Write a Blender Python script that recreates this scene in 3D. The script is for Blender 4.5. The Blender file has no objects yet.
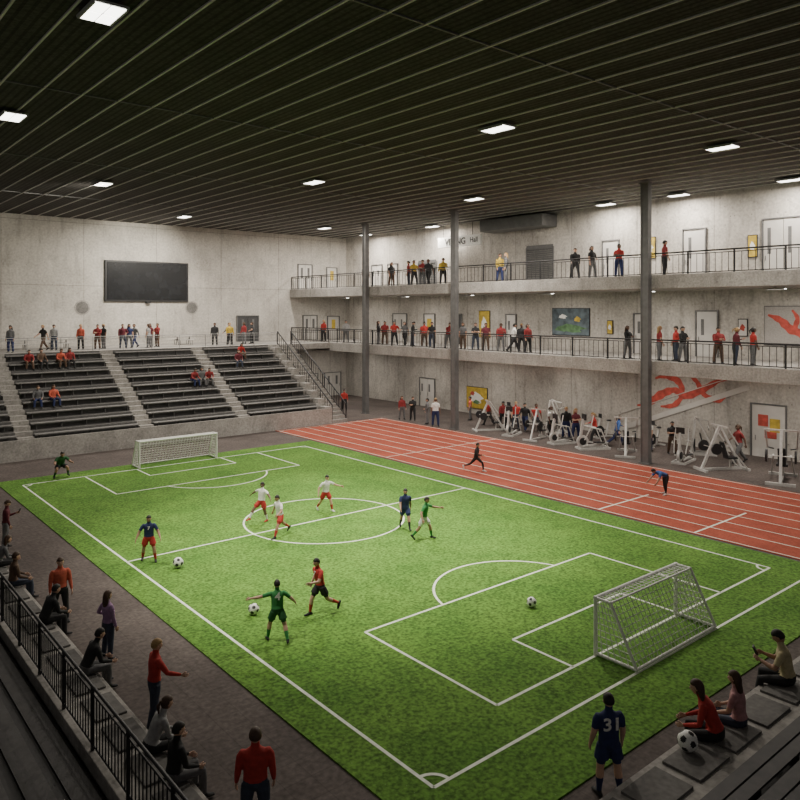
import bpy, math, random
import numpy as np
from mathutils import Vector, Matrix
random.seed(7)
D = bpy.data
SC = bpy.context.scene
def link(o):
    SC.collection.objects.link(o); return o

# ------------------------------------------------------------------ materials
_M = {}
def mat(name, col, rough=0.7, metal=0.0, var=0.12, scale=12.0, bump=0.0, emit=0.0):
    if name in _M: return _M[name]
    m = D.materials.new(name); m.use_nodes = True
    nt = m.node_tree; b = nt.nodes['Principled BSDF']
    b.inputs['Roughness'].default_value = rough
    b.inputs['Metallic'].default_value = metal
    tc = nt.nodes.new('ShaderNodeTexCoord')
    n = nt.nodes.new('ShaderNodeTexNoise'); n.inputs['Scale'].default_value = scale
    n.inputs['Detail'].default_value = 4
    nt.links.new(tc.outputs['Object'], n.inputs['Vector'])
    r = nt.nodes.new('ShaderNodeValToRGB')
    r.color_ramp.elements[0].position = 0.3; r.color_ramp.elements[1].position = 0.7
    r.color_ramp.elements[0].color = tuple(max(0, c*(1-var)) for c in col) + (1,)
    r.color_ramp.elements[1].color = tuple(min(1, c*(1+var)) for c in col) + (1,)
    nt.links.new(n.outputs['Fac'], r.inputs['Fac'])
    nt.links.new(r.outputs['Color'], b.inputs['Base Color'])
    if bump > 0:
        bp = nt.nodes.new('ShaderNodeBump'); bp.inputs['Strength'].default_value = bump
        nt.links.new(n.outputs['Fac'], bp.inputs['Height']); nt.links.new(bp.outputs['Normal'], b.inputs['Normal'])
    if emit > 0:
        b.inputs['Emission Color'].default_value = tuple(col) + (1,)
        b.inputs['Emission Strength'].default_value = emit
    _M[name] = m
    return m

def surf(name, c0, c1, sc_big, c2=None, sc_fine=60, fine=0.25, seams=None, rough=0.85, bump=0.15, seamdark=0.6, spots=None, stain=0.0):
    m = D.materials.new(name); m.use_nodes = True
    nt = m.node_tree; N = nt.nodes; L = nt.links; b = N['Principled BSDF']
    b.inputs['Roughness'].default_value = rough
    b.inputs['Specular IOR Level'].default_value = 0.25
    tc = N.new('ShaderNodeTexCoord')
    def scale_by(cur, fac):
        v = N.new('ShaderNodeVectorMath'); v.operation = 'SCALE'; L.new(cur, v.inputs[0]); L.new(fac, v.inputs['Scale']); return v.outputs['Vector']
    def mrange(src, a, c, d, e):
        q = N.new('ShaderNodeMapRange'); q.inputs['From Min'].default_value = a; q.inputs['From Max'].default_value = c
        q.inputs['To Min'].default_value = d; q.inputs['To Max'].default_value = e; L.new(src, q.inputs['Value']); return q.outputs['Result']
    n = N.new('ShaderNodeTexNoise'); n.inputs['Scale'].default_value = sc_big; n.inputs['Detail'].default_value = 8
    n.inputs['Roughness'].default_value = 0.65
    L.new(tc.outputs['Object'], n.inputs['Vector'])
    r = N.new('ShaderNodeValToRGB'); r.color_ramp.elements[0].position = 0.35; r.color_ramp.elements[1].position = 0.65
    r.color_ramp.elements[0].color = tuple(c0)+(1,); r.color_ramp.elements[1].color = tuple(c1)+(1,)
    L.new(n.outputs['Fac'], r.inputs['Fac'])
    f = N.new('ShaderNodeTexNoise'); f.inputs['Scale'].default_value = sc_fine; f.inputs['Detail'].default_value = 3
    L.new(tc.outputs['Object'], f.inputs['Vector'])
    cur = scale_by(r.outputs['Color'], mrange(f.outputs['Fac'], .3, .7, 1-fine, 1+fine))
    if stain > 0:
        # dark blotchy weather stains, drips, pale repair patches and pock marks
        s1 = N.new('ShaderNodeTexNoise'); s1.inputs['Scale'].default_value = .9; s1.inputs['Detail'].default_value = 12
        s1.inputs['Roughness'].default_value = .8; s1.inputs['Distortion'].default_value = .8
        L.new(tc.outputs['Object'], s1.inputs['Vector'])
        cur = scale_by(cur, mrange(s1.outputs['Fac'], .53, .68, 1, 1-stain))
        mp = N.new('ShaderNodeMapping'); mp.inputs['Scale'].default_value = (2.2,2.2,.35); L.new(tc.outputs['Object'], mp.inputs['Vector'])
        s2 = N.new('ShaderNodeTexNoise'); s2.inputs['Scale'].default_value = 1.0; s2.inputs['Detail'].default_value = 8; L.new(mp.outputs[0], s2.inputs['Vector'])
        cur = scale_by(cur, mrange(s2.outputs['Fac'], .55, .7, 1, 1-stain*.7))
        cur = scale_by(cur, mrange(s2.outputs['Fac'], .28, .42, 1+stain*.4, 1))
        vo = N.new('ShaderNodeTexVoronoi'); vo.inputs['Scale'].default_value = 1.7; L.new(tc.outputs['Object'], vo.inputs['Vector'])
        cur = scale_by(cur, mrange(vo.outputs['Distance'], .06, .10, 1-stain*1.2, 1))
    if spots:
        vo = N.new('ShaderNodeTexVoronoi'); vo.inputs['Scale'].default_value = spots[0]
        L.new(tc.outputs['Object'], vo.inputs['Vector'])
        lt = N.new('ShaderNodeMath'); lt.operation = 'LESS_THAN'; lt.inputs[1].default_value = spots[1]
        L.new(vo.outputs['Distance'], lt.inputs[0])
        m1 = N.new('ShaderNodeMix'); m1.data_type = 'RGBA'
        L.new(lt.outputs[0], m1.inputs[0]); L.new(cur, m1.inputs[6]); m1.inputs[7].default_value = tuple(spots[2])+(1,)
        cur = m1.outputs[2]
    if seams:
        sp = N.new('ShaderNodeSeparateXYZ'); L.new(tc.outputs['Object'], sp.inputs[0])
        for ax, per, wd, off in seams:
            a = N.new('ShaderNodeMath'); a.operation = 'ADD'; a.inputs[1].default_value = 1000*per - off
            L.new(sp.outputs[ax], a.inputs[0])
            d = N.new('ShaderNodeMath'); d.operation = 'DIVIDE'; d.inputs[1].default_value = per; L.new(a.outputs[0], d.inputs[0])
            fr = N.new('ShaderNodeMath'); fr.operation = 'FRACT'; L.new(d.outputs[0], fr.inputs[0])
            lt = N.new('ShaderNodeMath'); lt.operation = 'LESS_THAN'; lt.inputs[1].default_value = wd/per; L.new(fr.outputs[0], lt.inputs[0])
            cur = scale_by(cur, mrange(lt.outputs[0], 0, 1, 1, seamdark))
    L.new(cur, b.inputs['Base Color'])
    bp = N.new('ShaderNodeBump'); bp.inputs['Strength'].default_value = bump; bp.inputs['Distance'].default_value = 0.02
    L.new(f.outputs['Fac'], bp.inputs['Height']); L.new(bp.outputs['Normal'], b.inputs['Normal'])
    return m

M_wallF = surf('concrete_wall_far', (.40,.378,.345), (.54,.512,.47), 0.35, sc_fine=6, fine=.15, seams=[(0,6.2,.06,0.5),(2,5.2,.05,0.6)], seamdark=.66, stain=.24)
M_wallR = surf('concrete_wall_right', (.38,.357,.325), (.54,.51,.466), 0.35, sc_fine=6, fine=.17, seams=[(1,5.6,.06,1.0)], seamdark=.66, stain=.34)
M_conc = surf('concrete_light', (.27,.257,.24), (.38,.362,.338), 0.8, sc_fine=9, fine=.2, stain=.25)
M_concD = surf('concrete_mid', (.13,.125,.12), (.18,.173,.165), 0.8, sc_fine=9, fine=.18)
M_floor = surf('floor_pavers', (.078,.063,.058), (.118,.098,.09), 0.5, sc_fine=8, fine=.28, seams=[(0,.6,.02,0),(1,.6,.02,0)], seamdark=.78)
M_turf = surf('artificial_turf', (.070,.172,.024), (.115,.240,.038), 0.45, sc_fine=11, fine=.55, bump=.5, rough=.95, spots=(6.5,.055,(.30,.48,.2)))
M_track = surf('track_rubber', (.29,.062,.038), (.39,.09,.055), 0.6, sc_fine=14, fine=.2, rough=.9, stain=.12)
M_ceil = surf('ceiling_dark', (.050,.046,.043), (.072,.066,.062), 0.4, sc_fine=8, fine=.4, seams=[(0,.25,.09,0)], seamdark=.5, rough=.9)
M_slat = mat('ceiling_slat_metal', (.55,.53,.50), .5, 0, .1)
M_steel = mat('column_steel', (.13,.13,.13), .55, .1, .15, 3)
M_rail = mat('railing_black', (.025,.025,.027), .5, .3)
M_railL = mat('railing_grey', (.30,.30,.30), .5, .3)
M_seat = mat('bench_dark', (.095,.092,.09), .7, 0, .2, 5)
M_seat2 = mat('bench_grey', (.19,.185,.18), .7, 0, .2, 5)
M_shut = mat('shutter_grey', (.11,.11,.108), .7, 0, .2, 5)
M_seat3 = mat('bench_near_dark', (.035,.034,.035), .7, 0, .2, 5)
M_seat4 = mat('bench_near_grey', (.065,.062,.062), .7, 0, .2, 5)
M_white = mat('white_paint', (.82,.82,.79), .5)
M_net = mat('net_white', (.82,.82,.79), .8)
M_black = mat('black_plastic', (.018,.018,.02), .5)
M_screen = mat('screen_glass', (.012,.013,.015), .25, 0, .3, 1.5)
M_door = mat('door_white', (.55,.53,.50), .6, 0, .05, 2)
M_doorD = mat('door_dark', (.05,.05,.052), .6)
M_yel = mat('poster_yellow', (.50,.36,.05), .7, 0, .3, 3)
M_red = mat('mural_red', (.46,.075,.055), .8, 0, .35, 3)
M_blue = mat('board_blue', (.09,.12,.14), .7, 0, .5, 2)
M_green = mat('board_green', (.10,.20,.09), .7, 0, .4, 3)
M_frame = mat('machine_frame', (.60,.59,.57), .4, .2)
M_lampE = mat('lamp_panel', (1,.96,.88), .5, 0, 0, 1, 0, 7.0)
M_lampF = mat('lamp_frame', (.3,.3,.3), .5)
M_line = mat('line_paint', (.78,.82,.72), .8, 0, .14, 8)

# ------------------------------------------------------------------ mesh builder
class MB:
    def __init__(s): s.v=[]; s.f=[]; s.m=[]; s.sm=[]
    def add(s, vs, fs, m=0, sm=False):
        o=len(s.v); s.v += [tuple(x) for x in vs]
        for f in fs: s.f.append(tuple(i+o for i in f)); s.m.append(m); s.sm.append(sm)
    def box(s,x0,x1,y0,y1,z0,z1,m=0):
        vs=[(x0,y0,z0),(x1,y0,z0),(x1,y1,z0),(x0,y1,z0),(x0,y0,z1),(x1,y0,z1),(x1,y1,z1),(x0,y1,z1)]
        s.add(vs,[(0,3,2,1),(4,5,6,7),(0,1,5,4),(1,2,6,5),(2,3,7,6),(3,0,4,7)],m)
    def beam(s,a,b,w,h,m=0):
        a=Vector(a);b=Vector(b);d=(b-a).normalized()
        up=Vector((0,0,1)) if abs(d.z)<.98 else Vector((0,1,0))
        sd=d.cross(up).normalized(); u=sd.cross(d)
        vs=[]
        for p in (a,b):
            for i,j in ((-1,-1),(1,-1),(1,1),(-1,1)): vs.append(p+sd*(i*w/2)+u*(j*h/2))
        s.add(vs,[(0,3,2,1)[::-1],(4,5,6,7)[::-1],(0,1,5,4)[::-1],(1,2,6,5)[::-1],(2,3,7,6)[::-1],(3,0,4,7)[::-1]],m)
    def tube(s,a,b,r0,r1=None,n=8,m=0,sm=True):
        if r1 is None: r1=r0
        a=Vector(a);b=Vector(b);d=(b-a).normalized()
        up=Vector((0,0,1)) if abs(d.z)<.95 else Vector((0,1,0))
        x=d.cross(up).normalized(); y=x.cross(d)
        vs=[]
        for p,r in ((a,r0),(b,r1)):
            for i in range(n):
                t=2*math.pi*i/n; vs.append(p+x*(r*math.cos(t))+y*(r*math.sin(t)))
        fs=[(i,i+n,(i+1)%n+n,(i+1)%n) for i in range(n)]
        s.add(vs,fs,m,sm); s.add(vs,[tuple(range(n)),tuple(range(2*n-1,n-1,-1))],m)
    def loft(s,st,n=12,m=0,caps=True):
        vs=[];fs=[]
        for c,x,y,rx,ry in st:
            for i in range(n):
                t=2*math.pi*i/n; vs.append(Vector(c)+Vector(x)*(rx*math.cos(t))+Vector(y)*(ry*math.sin(t)))
        K=len(st)
        for k in range(K-1):
            for i in range(n):
                j=(i+1)%n; fs.append((k*n+i,k*n+j,(k+1)*n+j,(k+1)*n+i))
        if caps:
            for k,oth in ((0,1),(K-1,K-2)):
                c=Vector(st[k][0]); d=(c-Vector(st[oth][0]));
                if d.length>1e-6: d.normalize()
                vs.append(c+d*(min(st[k][3],st[k][4])*.6)); ci=len(vs)-1
                for i in range(n):
                    j=(i+1)%n
                    fs.append((ci,k*n+j,k*n+i) if k==0 else (ci,k*n+i,k*n+j))
        s.add(vs,fs,m,True)
    def ell(s,c,r,n=10,k=7,m=0,R=None):
        vs=[];fs=[]
        for j in range(k+1):
            ph=math.pi*j/k
            for i in range(n):
                t=2*math.pi*i/n
                p=Vector((r[0]*math.sin(ph)*math.cos(t),r[1]*math.sin(ph)*math.sin(t),r[2]*math.cos(ph)))
                if R is not None: p=R@p
                vs.append(Vector(c)+p)
        for j in range(k):
            for i in range(n):
                a=j*n+i;b=j*n+(i+1)%n
                fs.append((a,a+n,b+n,b))
        s.add(vs,fs,m,True)
    def mesh(s,name,mats):
        me=D.meshes.new(name); me.from_pydata(s.v,[],s.f)
        for x in mats: me.materials.append(x)
        me.polygons.foreach_set('material_index',s.m)
        me.polygons.foreach_set('use_smooth',s.sm)
        me.update(); return me
    def obj(s,name,mats,loc=(0,0,0),rz=0,sc=1,bevel=0):
        o=D.objects.new(name,s.mesh(name,mats)); link(o)
        o.location=loc;o.rotation_euler=(0,0,rz);o.scale=(sc,)*3
        if bevel:
            b=o.modifiers.new('bevel','BEVEL'); b.width=bevel; b.segments=2; b.limit_method='ANGLE'
        return o

# ------------------------------------------------------------------ room shell
CZ=16.6
b=MB(); b.box(-14,46.4,-6,64.4,-.3,0); b.obj('floor',[M_floor])
b=MB(); b.box(-14,46.4,64,64.4,0,CZ); b.obj('wall_far',[M_wallF])
b=MB(); b.box(46,46.4,-6,64,0,CZ); b.obj('wall_right',[M_wallR])
b=MB(); b.box(-14,46.4,-6,64.4,CZ,CZ+.3); b.obj('ceiling',[M_ceil])
b=MB()
p=-12.0
while p<46:
    b.box(p,p+.06,-6,63.98,CZ-.05,CZ-.001); p+=1.25
for q in (2,14.5,27,39.5,52): b.box(-14,45.98,q,q+.06,CZ-.045,CZ-.001,1)
b.obj('ceiling_slats',[M_slat,M_steel])

# pitch
b=MB(); b.box(8.4,27.75,8.5,42.8,0.0,.03); b.obj('artificial_turf_pitch',[M_turf])
lm=MB(); W=.08; ZL=.034
def hl(x0,y0,x1,y1,w=W,o=lm,z0=.03,z=ZL):
    if abs(x1-x0)>abs(y1-y0): o.box(min(x0,x1),max(x0,x1),y0-w/2,y0+w/2,z0,z)
    else: o.box(x0-w/2,x0+w/2,min(y0,y1),max(y0,y1),z0,z)
def arc(cx,cy,r,a0,a1,n=48,w=W,z=ZL+.001):
    vs=[];fs=[]
    for i in range(n+1):
        a=math.radians(a0+(a1-a0)*i/n)
        for rr in (r-w/2,r+w/2): vs.append((cx+rr*math.cos(a),cy+rr*math.sin(a),z))
    for i in range(n): k=2*i; fs.append((k,k+1,k+3,k+2))
    lm.add(vs,fs)
P0,P1,Q0,Q1=9.35,26.3,11.4,41.3
hl(P0,10.2,P0,Q1); hl(P1,Q0,P1,Q1); hl(P0,Q1,P1,Q1); hl(12.4,Q0,P1,Q0); hl(P0,10.2,27.7,10.2)
hl(P0,26.35,P1,26.35)
arc(17.8,26.35,3.4,0,360,96)
for s,g in ((1,Q0),(-1,Q1)):
    hl(12.4,g,12.4,g+s*4.95); hl(22.8,g,22.8,g+s*4.95); hl(12.4,g+s*4.95,22.8,g+s*4.95)
    hl(15.2,g,15.2,g+s*2.0); hl(20.3,g,20.3,g+s*2.0); hl(15.2,g+s*2.0,20.3,g+s*2.0)
    if s>0: arc(18.05,g+4.15,2.8,16.6,163.4)
    else: arc(17.8,g-3.95,3.0,199.5,340.5)
arc(P0,10.2,.4,0,90,16); arc(P1,Q0,.4,90,180,16); arc(P0,Q1,.4,270,360,16); arc(P1,Q1,.4,180,270,16)
lm.obj('pitch_markings',[M_line])

# running track
b=MB(); b.box(28.0,38.1,-5,48.0,0,.025); b.obj('running_track',[M_track])
lm2=MB()
for i in range(9): hl(28.12+i*1.23,-5,28.12+i*1.23,47.9,.05,lm2,.025,.029)
hl(28.15,15.15,32.6,15.15,.09,lm2,.025,.031); hl(28.15,19.7,32.2,19.7,.09,lm2,.025,.031); hl(28.15,35,38,35,.05,lm2,.025,.031); hl(28.15,47.7,38,47.7,.07,lm2,.025,.031)
lm2.obj('track_lane_lines',[M_line])

# columns
for q in (8.0,23.9,40.0,51.1):
    b=MB(); x0=38.62;x1=39.0
    b.box(x0,x1,q-.25,q-.19,0,CZ-.13); b.box(x0,x1,q+.19,q+.25,0,CZ-.13)
    b.box(x0+.03,x1-.03,q-.19,q+.19,0,CZ-.13)
    b.box(x0-.1,x1,q-.35,q+.35,0,.06); b.box(x0-.08,x1,q-.33,q+.33,CZ-.2,CZ-.12)
    b.obj('steel_column',[M_steel])

# balconies
def railing(b,a,c,h=1.25,sp=.33,m=0,mid=False,post=2.6,rr=.022):
    a=Vector(a);c=Vector(c);L=(c-a).length;d=(c-a)/L;up=Vector((0,0,1))
    b.tube(a+up*h,c+up*h,rr*1.6,rr*1.6,6,m); b.tube(a+up*.12,c+up*.12,rr,rr,6,m)
    b.tube(a+up*(h-.14),c+up*(h-.14),rr*.9,rr*.9,6,m)
    if mid:
        for k in (.35,.6,.85): b.tube(a+up*k,c+up*k,rr*.6,rr*.6,5,m)
    else:
        n=int(L/sp)
        for i in range(n+1):
            p=a+d*(L*i/n); b.tube(p+up*.12,p+up*(h-.14),rr*.62,rr*.62,5,m)
    n=max(1,int(L/post))
    for i in range(n+1):
        p=a+d*(L*i/n); b.beam(p,p+up*h,rr*2.6,rr*2.6,m)
for zb,zt in ((5.25,5.95),(10.3,11.0)):
    b=MB(); b.box(39.12,45.98,-5,63.98,zb,zt); b.box(39.0,39.12,-5,63.98,zb-.05,zt+.05); b.obj('balcony_slab',[M_conc],bevel=.02)
    b=MB(); railing(b,(39.2,-5,zt),(39.2,63.9,zt),1.3,.36,rr=.03); b.obj('balcony_railing',[M_rail])

# far bleachers
NR=9; RUN=8.6/NR; RISE=.55; QF=48.2; ZF=1.0
secs=[(-13.5,-2.0),(-1.0,4.4),(5.4,10.7),(11.7,18.1),(19.1,25.3),(26.3,32.4)]
b=MB()
b.box(-14,33.2,QF-.12,QF,0,ZF+.25,0)
for i in range(NR):
    y0=QF+i*RUN; z=ZF+i*RISE
    b.box(-14,33.2,y0,QF+8.59,z-RISE if i else 0,z,0)
for i in range(NR):
    y0=QF+i*RUN; z=ZF+i*RISE
    b.box(32.6,33.2,y0,y0+RUN,z,z+.35,0)
    for a,c in secs:
        b.box(a,c,y0+.02,y0+RUN,z,z+.012,1)
        b.box(a,c,y0+RUN-.02,y0+RUN,z,z+RISE,1)
        b.box(a,c,y0+.42,y0+.86,z+.36,z+.42,2)
        x=a+.3
        while x<c: b.box(x,x+.06,y0+.55,y0+.75,z+.01,z+.36,1); x+=1.5
    for (a0,c0),(a1,c1) in zip(secs[:-1],secs[1:]):
        b.box(c0+.03,a1-.03,y0+RUN*.5,y0+RUN,z,z+RISE*.5,0)
b.obj('bleachers',[M_conc,M_seat,M_seat2])
b=MB(); b.box(-14,39.0,56.81,63.98,5.45,5.95); b.obj('bleacher_deck',[M_conc])
b=MB(); railing(b,(-13.8,56.95,5.95),(33.4,56.95,5.95),1.05,.3,0,True,2.2,.016); b.obj('deck_railing',[M_railL])
b=MB(); railing(b,(34.9,56.95,5.95),(38.95,56.95,5.95),1.15)
b.obj('deck_railing',[M_rail])
b=MB(); NS=22
for i in range(NS):
    y0=48.1+i*8.69/NS; b.box(33.25,34.75,y0,56.79,5.9*i/NS,5.9*(i+1)/NS,0)
for x in (33.35,34.7):
    pa=Vector((x,48.3,.3)); pb=Vector((x,56.75,5.95)); up=Vector((0,0,1))
    b.tube(pa+up*1.15,pb+up*1.15,.05,.05,6,1); b.tube(pa+up*.15,pb+up*.15,.03,.03,6,1)
    for i in range(26):
        c=pa.lerp(pb,i/25); b.tube(c,c+up*1.15,.02 if i%5 else .04,None,5,1)
b.obj('staircase',[M_conc,M_rail])
for x in (13.6,16.6,26.9):
    b=MB(); b.box(-.7,.7,-.35,.35,.72,.76)
    for s in(-1,1): b.beam((s*.55,-.25,.002),(s*.55,.0,.72),.05,.05,1); b.beam((s*.55,.25,.002),(s*.55,.0,.72),.05,.05,1); b.box(-.7,.7,s*.62-.12,s*.62+.12,.42,.46)
    for s in(-1,1): b.beam((s*.55,-.62,.42),(s*.55,.62,.42),.05,.05,1)
    for s in(-1,1):
        for t in(-1,1): b.beam((s*.55,t*.62,0),(s*.55,t*.62,.42),.04,.04,1)
    b.obj('picnic_table',[M_door,M_steel],(x,61.9,5.96))

# screen and wall discs
b=MB(); b.box(20.8,28.2,63.80,63.99,9.75,13.25,0); b.box(20.95,28.05,63.76,63.80,9.9,13.1,1)
b.box(24.3,24.7,63.7,63.99,9.6,9.75,0); b.obj('wall_screen',[M_black,M_screen],bevel=.02)
for x,z in ((19.0,9.2),(28.6,9.2)):
    b=MB(); n=32
    for R,y,m in ((.62,63.985,0),(.5,63.97,1)):
        vs=[(x+R*math.cos(2*math.pi*i/n),y-.01,z+R*math.sin(2*math.pi*i/n)) for i in range(n)]+[(x+R*math.cos(2*math.pi*i/n),63.995,z+R*math.sin(2*math.pi*i/n)) for i in range(n)]
        b.add(vs,[tuple(range(n))]+[(i,i+n,(i+1)%n+n,(i+1)%n) for i in range(n)],m)
    b.obj('round_acoustic_patch',[M_conc,M_concD])  # thin disc for a round acoustic patch on the wall

# doors
dn=[0]
def door_far(x0,x1,z0,z1,panel,leaves=2,note=False):
    dn[0]+=1; b=MB()
    b.box(x0-.08,x0,63.86,63.99,z0,z1+.08,0); b.box(x1,x1+.08,63.86,63.99,z0,z1+.08,0); b.box(x0,x1,63.86,63.99,z1,z1+.08,0)
    w=(x1-x0)/leaves
    for i in range(leaves):
        b.box(x0+i*w+.02,x0+(i+1)*w-.02,63.92,63.98,z0+.01,z1-.01,1)
        if note: b.box(x0+(i+.5)*w-.22,x0+(i+.5)*w+.22,63.9,63.92,z0+1.1,z1-.3,3)
        else: b.box(x0+(i+.5)*w-.12,x0+(i+.5)*w+.12,63.9,63.92,z0+1.2,z1-.3,2)
        b.tube((x0+(i+.85)*w,63.88,z0+1.0),(x0+(i+.85)*w,63.88,z0+1.3),.02,None,6,0)
    b.obj('door_%d'%dn[0],[M_steel,panel,M_steel,M_yel])
def door_r(q0,q1,z0,z1,panel,leaves=1,glass=True,note=False):
    dn[0]+=1; b=MB(); X=45.99
    b.box(X-.12,X,q0-.08,q0,z0,z1+.08,0); b.box(X-.12,X,q1,q1+.08,z0,z1+.08,0); b.box(X-.12,X,q0,q1,z1,z1+.08,0)
    w=(q1-q0)/leaves
    for i in range(leaves):
        b.box(X-.06,X,q0+i*w+.02,q0+(i+1)*w-.02,z0+.01,z1-.01,1)
        if note: b.box(X-.08,X-.06,q0+(i+.5)*w-.3,q0+(i+.5)*w+.3,z0+1.2,z1-.4,3)
        elif glass: b.box(X-.08,X-.06,q0+(i+.7)*w-.1,q0+(i+.7)*w+.1,z0+1.4,z1-.5,2)
        b.tube((X-.1,q0+(i+.88)*w,z0+1.0),(X-.1,q0+(i+.88)*w,z0+1.3),.02,None,6,0)
    b.obj('door_%d'%dn[0],[M_steel,panel,M_steel,M_yel])
def shutter(q0,q1,z0,z1):
    b=MB(); b.box(45.9,45.99,q0-.1,q0,z0,z1+.1); b.box(45.9,45.99,q1,q1+.1,z0,z1+.1); b.box(45.88,45.99,q0,q1,z1-.05,z1+.25)
    z=z0
    while z<z1-.1: b.box(45.93,45.99,q0,q1,z+.01,z+.13,1); z+=.15
    b.obj('roller_shutter',[M_steel,M_shut])
door_far(33.2,35.4,5.96,8.4,M_doorD,2)
door_far(43.2,45.2,0,2.4,M_door,2)
door_far(41.3,42.3,0,2.4,M_door,1)
door_far(40.6,42.2,5.96,8.4,M_door,2)
door_far(43.6,45.0,5.96,8.3,M_door,1,True)
door_far(40.0,41.6,11.01,13.6,M_door,2); door_far(43.5,44.7,11.01,13.4,M_door,1,True)
door_r(24.0,25.5,11.01,14.3,M_door); door_r(17.9,20.3,11.01,14.5,M_door,2)
door_r(23.2,24.6,5.96,8.9,M_door); door_r(28.0,29.2,5.96,8.7,M_door)
door_r(46.5,47.7,5.96,8.6,M_doorD); door_r(50,51.4,5.96,8.6,M_door,note=True); door_r(54,56,5.96,8.6,M_door,2); door_r(40.2,41.2,5.96,8.6,M_door)
door_r(19.0,21.0,0,3.2,M_door,1,False); door_r(50,52,0,2.6,M_door,2)
door_r(30.5,31.8,11.01,14.0,M_door)
shutter(36.4,39.0,11.01,13.9); shutter(49.8,52.2,11.01,13.4)
door_r(55.4,56.8,11.01,13.5,M_door,note=True); door_r(57.8,59.4,11.01,13.5,M_door,2)
def panel(name,q0,q1,z0,z1,base,shapes,fr=M_black):
    b=MB(); b.box(45.93,45.99,q0-.05,q1+.05,z0-.05,z1+.05,0); b.box(45.90,45.93,q0,q1,z0,z1,1)
    for i,(a,c,e,f,m) in enumerate(shapes):
        n=14; vs=[(45.895-.002*i,q0+(q1-q0)*(a+c*math.cos(2*math.pi*k/n)*(1+.3*math.sin(3*k))),z0+(z1-z0)*(e+f*math.sin(2*math.pi*k/n)*(1+.25*math.cos(2*k)))) for k in range(n)]
        b.add(vs,[tuple(range(n))],m)
    b.obj(name,[fr,base,M_green,M_yel,M_red,M_white])
panel('picture_board',33.0,36.4,7.1,9.1,M_blue,[(.5,.38,.25,.15,2),(.3,.08,.6,.1,3),(.7,.1,.7,.08,5)])
panel('poster',43.1,44.3,6.7,8.9,M_yel,[(.5,.25,.5,.25,5),(.5,.15,.3,.1,2)])
panel('poster',43.4,45.8,.5,2.3,M_yel,[(.5,.3,.5,.25,5),(.5,.15,.3,.1,2),(.7,.1,.7,.1,4)])
panel('poster',31.0,31.4,7.3,8.2,M_yel,[(.5,.3,.5,.2,5)])
panel('poster',20.7,21.2,12.3,13.6,M_yel,[(.5,.3,.5,.2,5)])
panel('poster',27.6,28.3,12.6,14.0,M_yel,[(.5,.3,.5,.2,5)])
panel('poster',21.3,21.8,7.4,8.4,M_door,[(.5,.3,.5,.2,4)])
b=MB()
b.box(45.9,45.925,19.3,19.9,1.6,2.4,0); b.box(45.9,45.925,20.0,20.6,1.9,2.6,1); b.box(45.895,45.925,19.5,20.2,1.2,1.6,1); b.obj('door_poster',[M_yel,M_red])
panel('mural_panel',17.0,20.2,6.9,9.2,mat('mural_base',(.36,.34,.32),.8),[],M_steel)
def ribbon(b,pts,x,m):
    P=[]
    for k in range(len(pts)-1):
        p0=pts[max(k-1,0)];p1=pts[k];p2=pts[k+1];p3=pts[min(k+2,len(pts)-1)]
        for i in range(8 if k<len(pts)-2 else 9):
            t=i/8; P.append([.5*((2*p1[j])+(-p0[j]+p2[j])*t+(2*p0[j]-5*p1[j]+4*p2[j]-p3[j])*t*t+(-p0[j]+3*p1[j]-3*p2[j]+p3[j])*t**3) for j in range(3)])
    vs=[];fs=[]
    for i,(q,z,w) in enumerate(P):
        a=P[max(i-1,0)];c=P[min(i+1,len(P)-1)]
        dq,dz=c[0]-a[0],c[1]-a[1];L=math.hypot(dq,dz) or 1
        w=w*(1+.12*math.sin(i*1.3)); nq,nz=-dz/L*w/2,dq/L*w/2
        vs+=[(x,q+nq,z+nz),(x,q-nq,z-nz)]
    for i in range(len(P)-1): k=2*i; fs.append((k,k+1,k+3,k+2))
    b.add(vs,fs,m)
b=MB()
ribbon(b,[(29.0,2.3,.1),(28.2,2.5,.35),(27.2,3.2,.55),(26.2,3.6,.4),(25.4,3.3,.5),(24.2,3.8,.45),(23.0,4.5,.25),(21.8,4.7,.05)],45.97,0)
ribbon(b,[(27.6,4.3,.1),(26.8,4.5,.35),(25.9,4.2,.45),(25.6,3.4,.3),(26.2,2.6,.35),(27.2,2.4,.1)],45.965,0)
ribbon(b,[(25.2,4.7,.1),(24.6,4.3,.3),(24.1,3.5,.3),(23.2,3.2,.35),(22.6,3.5,.05)],45.96,0)
b.obj('wall_mural',[M_red])
b=MB()
ribbon(b,[(20.0,8.7,.1),(19.3,8.4,.4),(18.6,7.8,.5),(17.9,7.7,.3),(17.3,8.2,.1)],45.895,0)
ribbon(b,[(18.6,9.0,.1),(18.3,8.5,.25),(18.4,7.8,.3),(17.7,7.1,.1)],45.89,0)
b.obj('wall_mural',[M_red])
b=MB(); b.beam((45.95,30.6,.4),(45.95,21.2,4.2),.06,.34,0); b.beam((45.95,30.6,1.5),(45.95,21.2,5.15),.05,.05,0); b.obj('trim_1',[M_door])
b=MB(); b.box(44.2,45.99,36.0,42.6,15.45,16.4); b.obj('ventilation_duct',[M_steel],bevel=.05)
b=MB(); b.box(44.7,44.95,43.0,48.2,14.5,15.4,0); b.tube((44.8,44,15.4),(44.8,44,CZ-.12),.03,None,6,1); b.tube((44.8,47.6,15.4),(44.8,47.6,CZ-.12),.03,None,6,1)
sign=b.obj('gym_sign',[M_white,M_rail])
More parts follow.
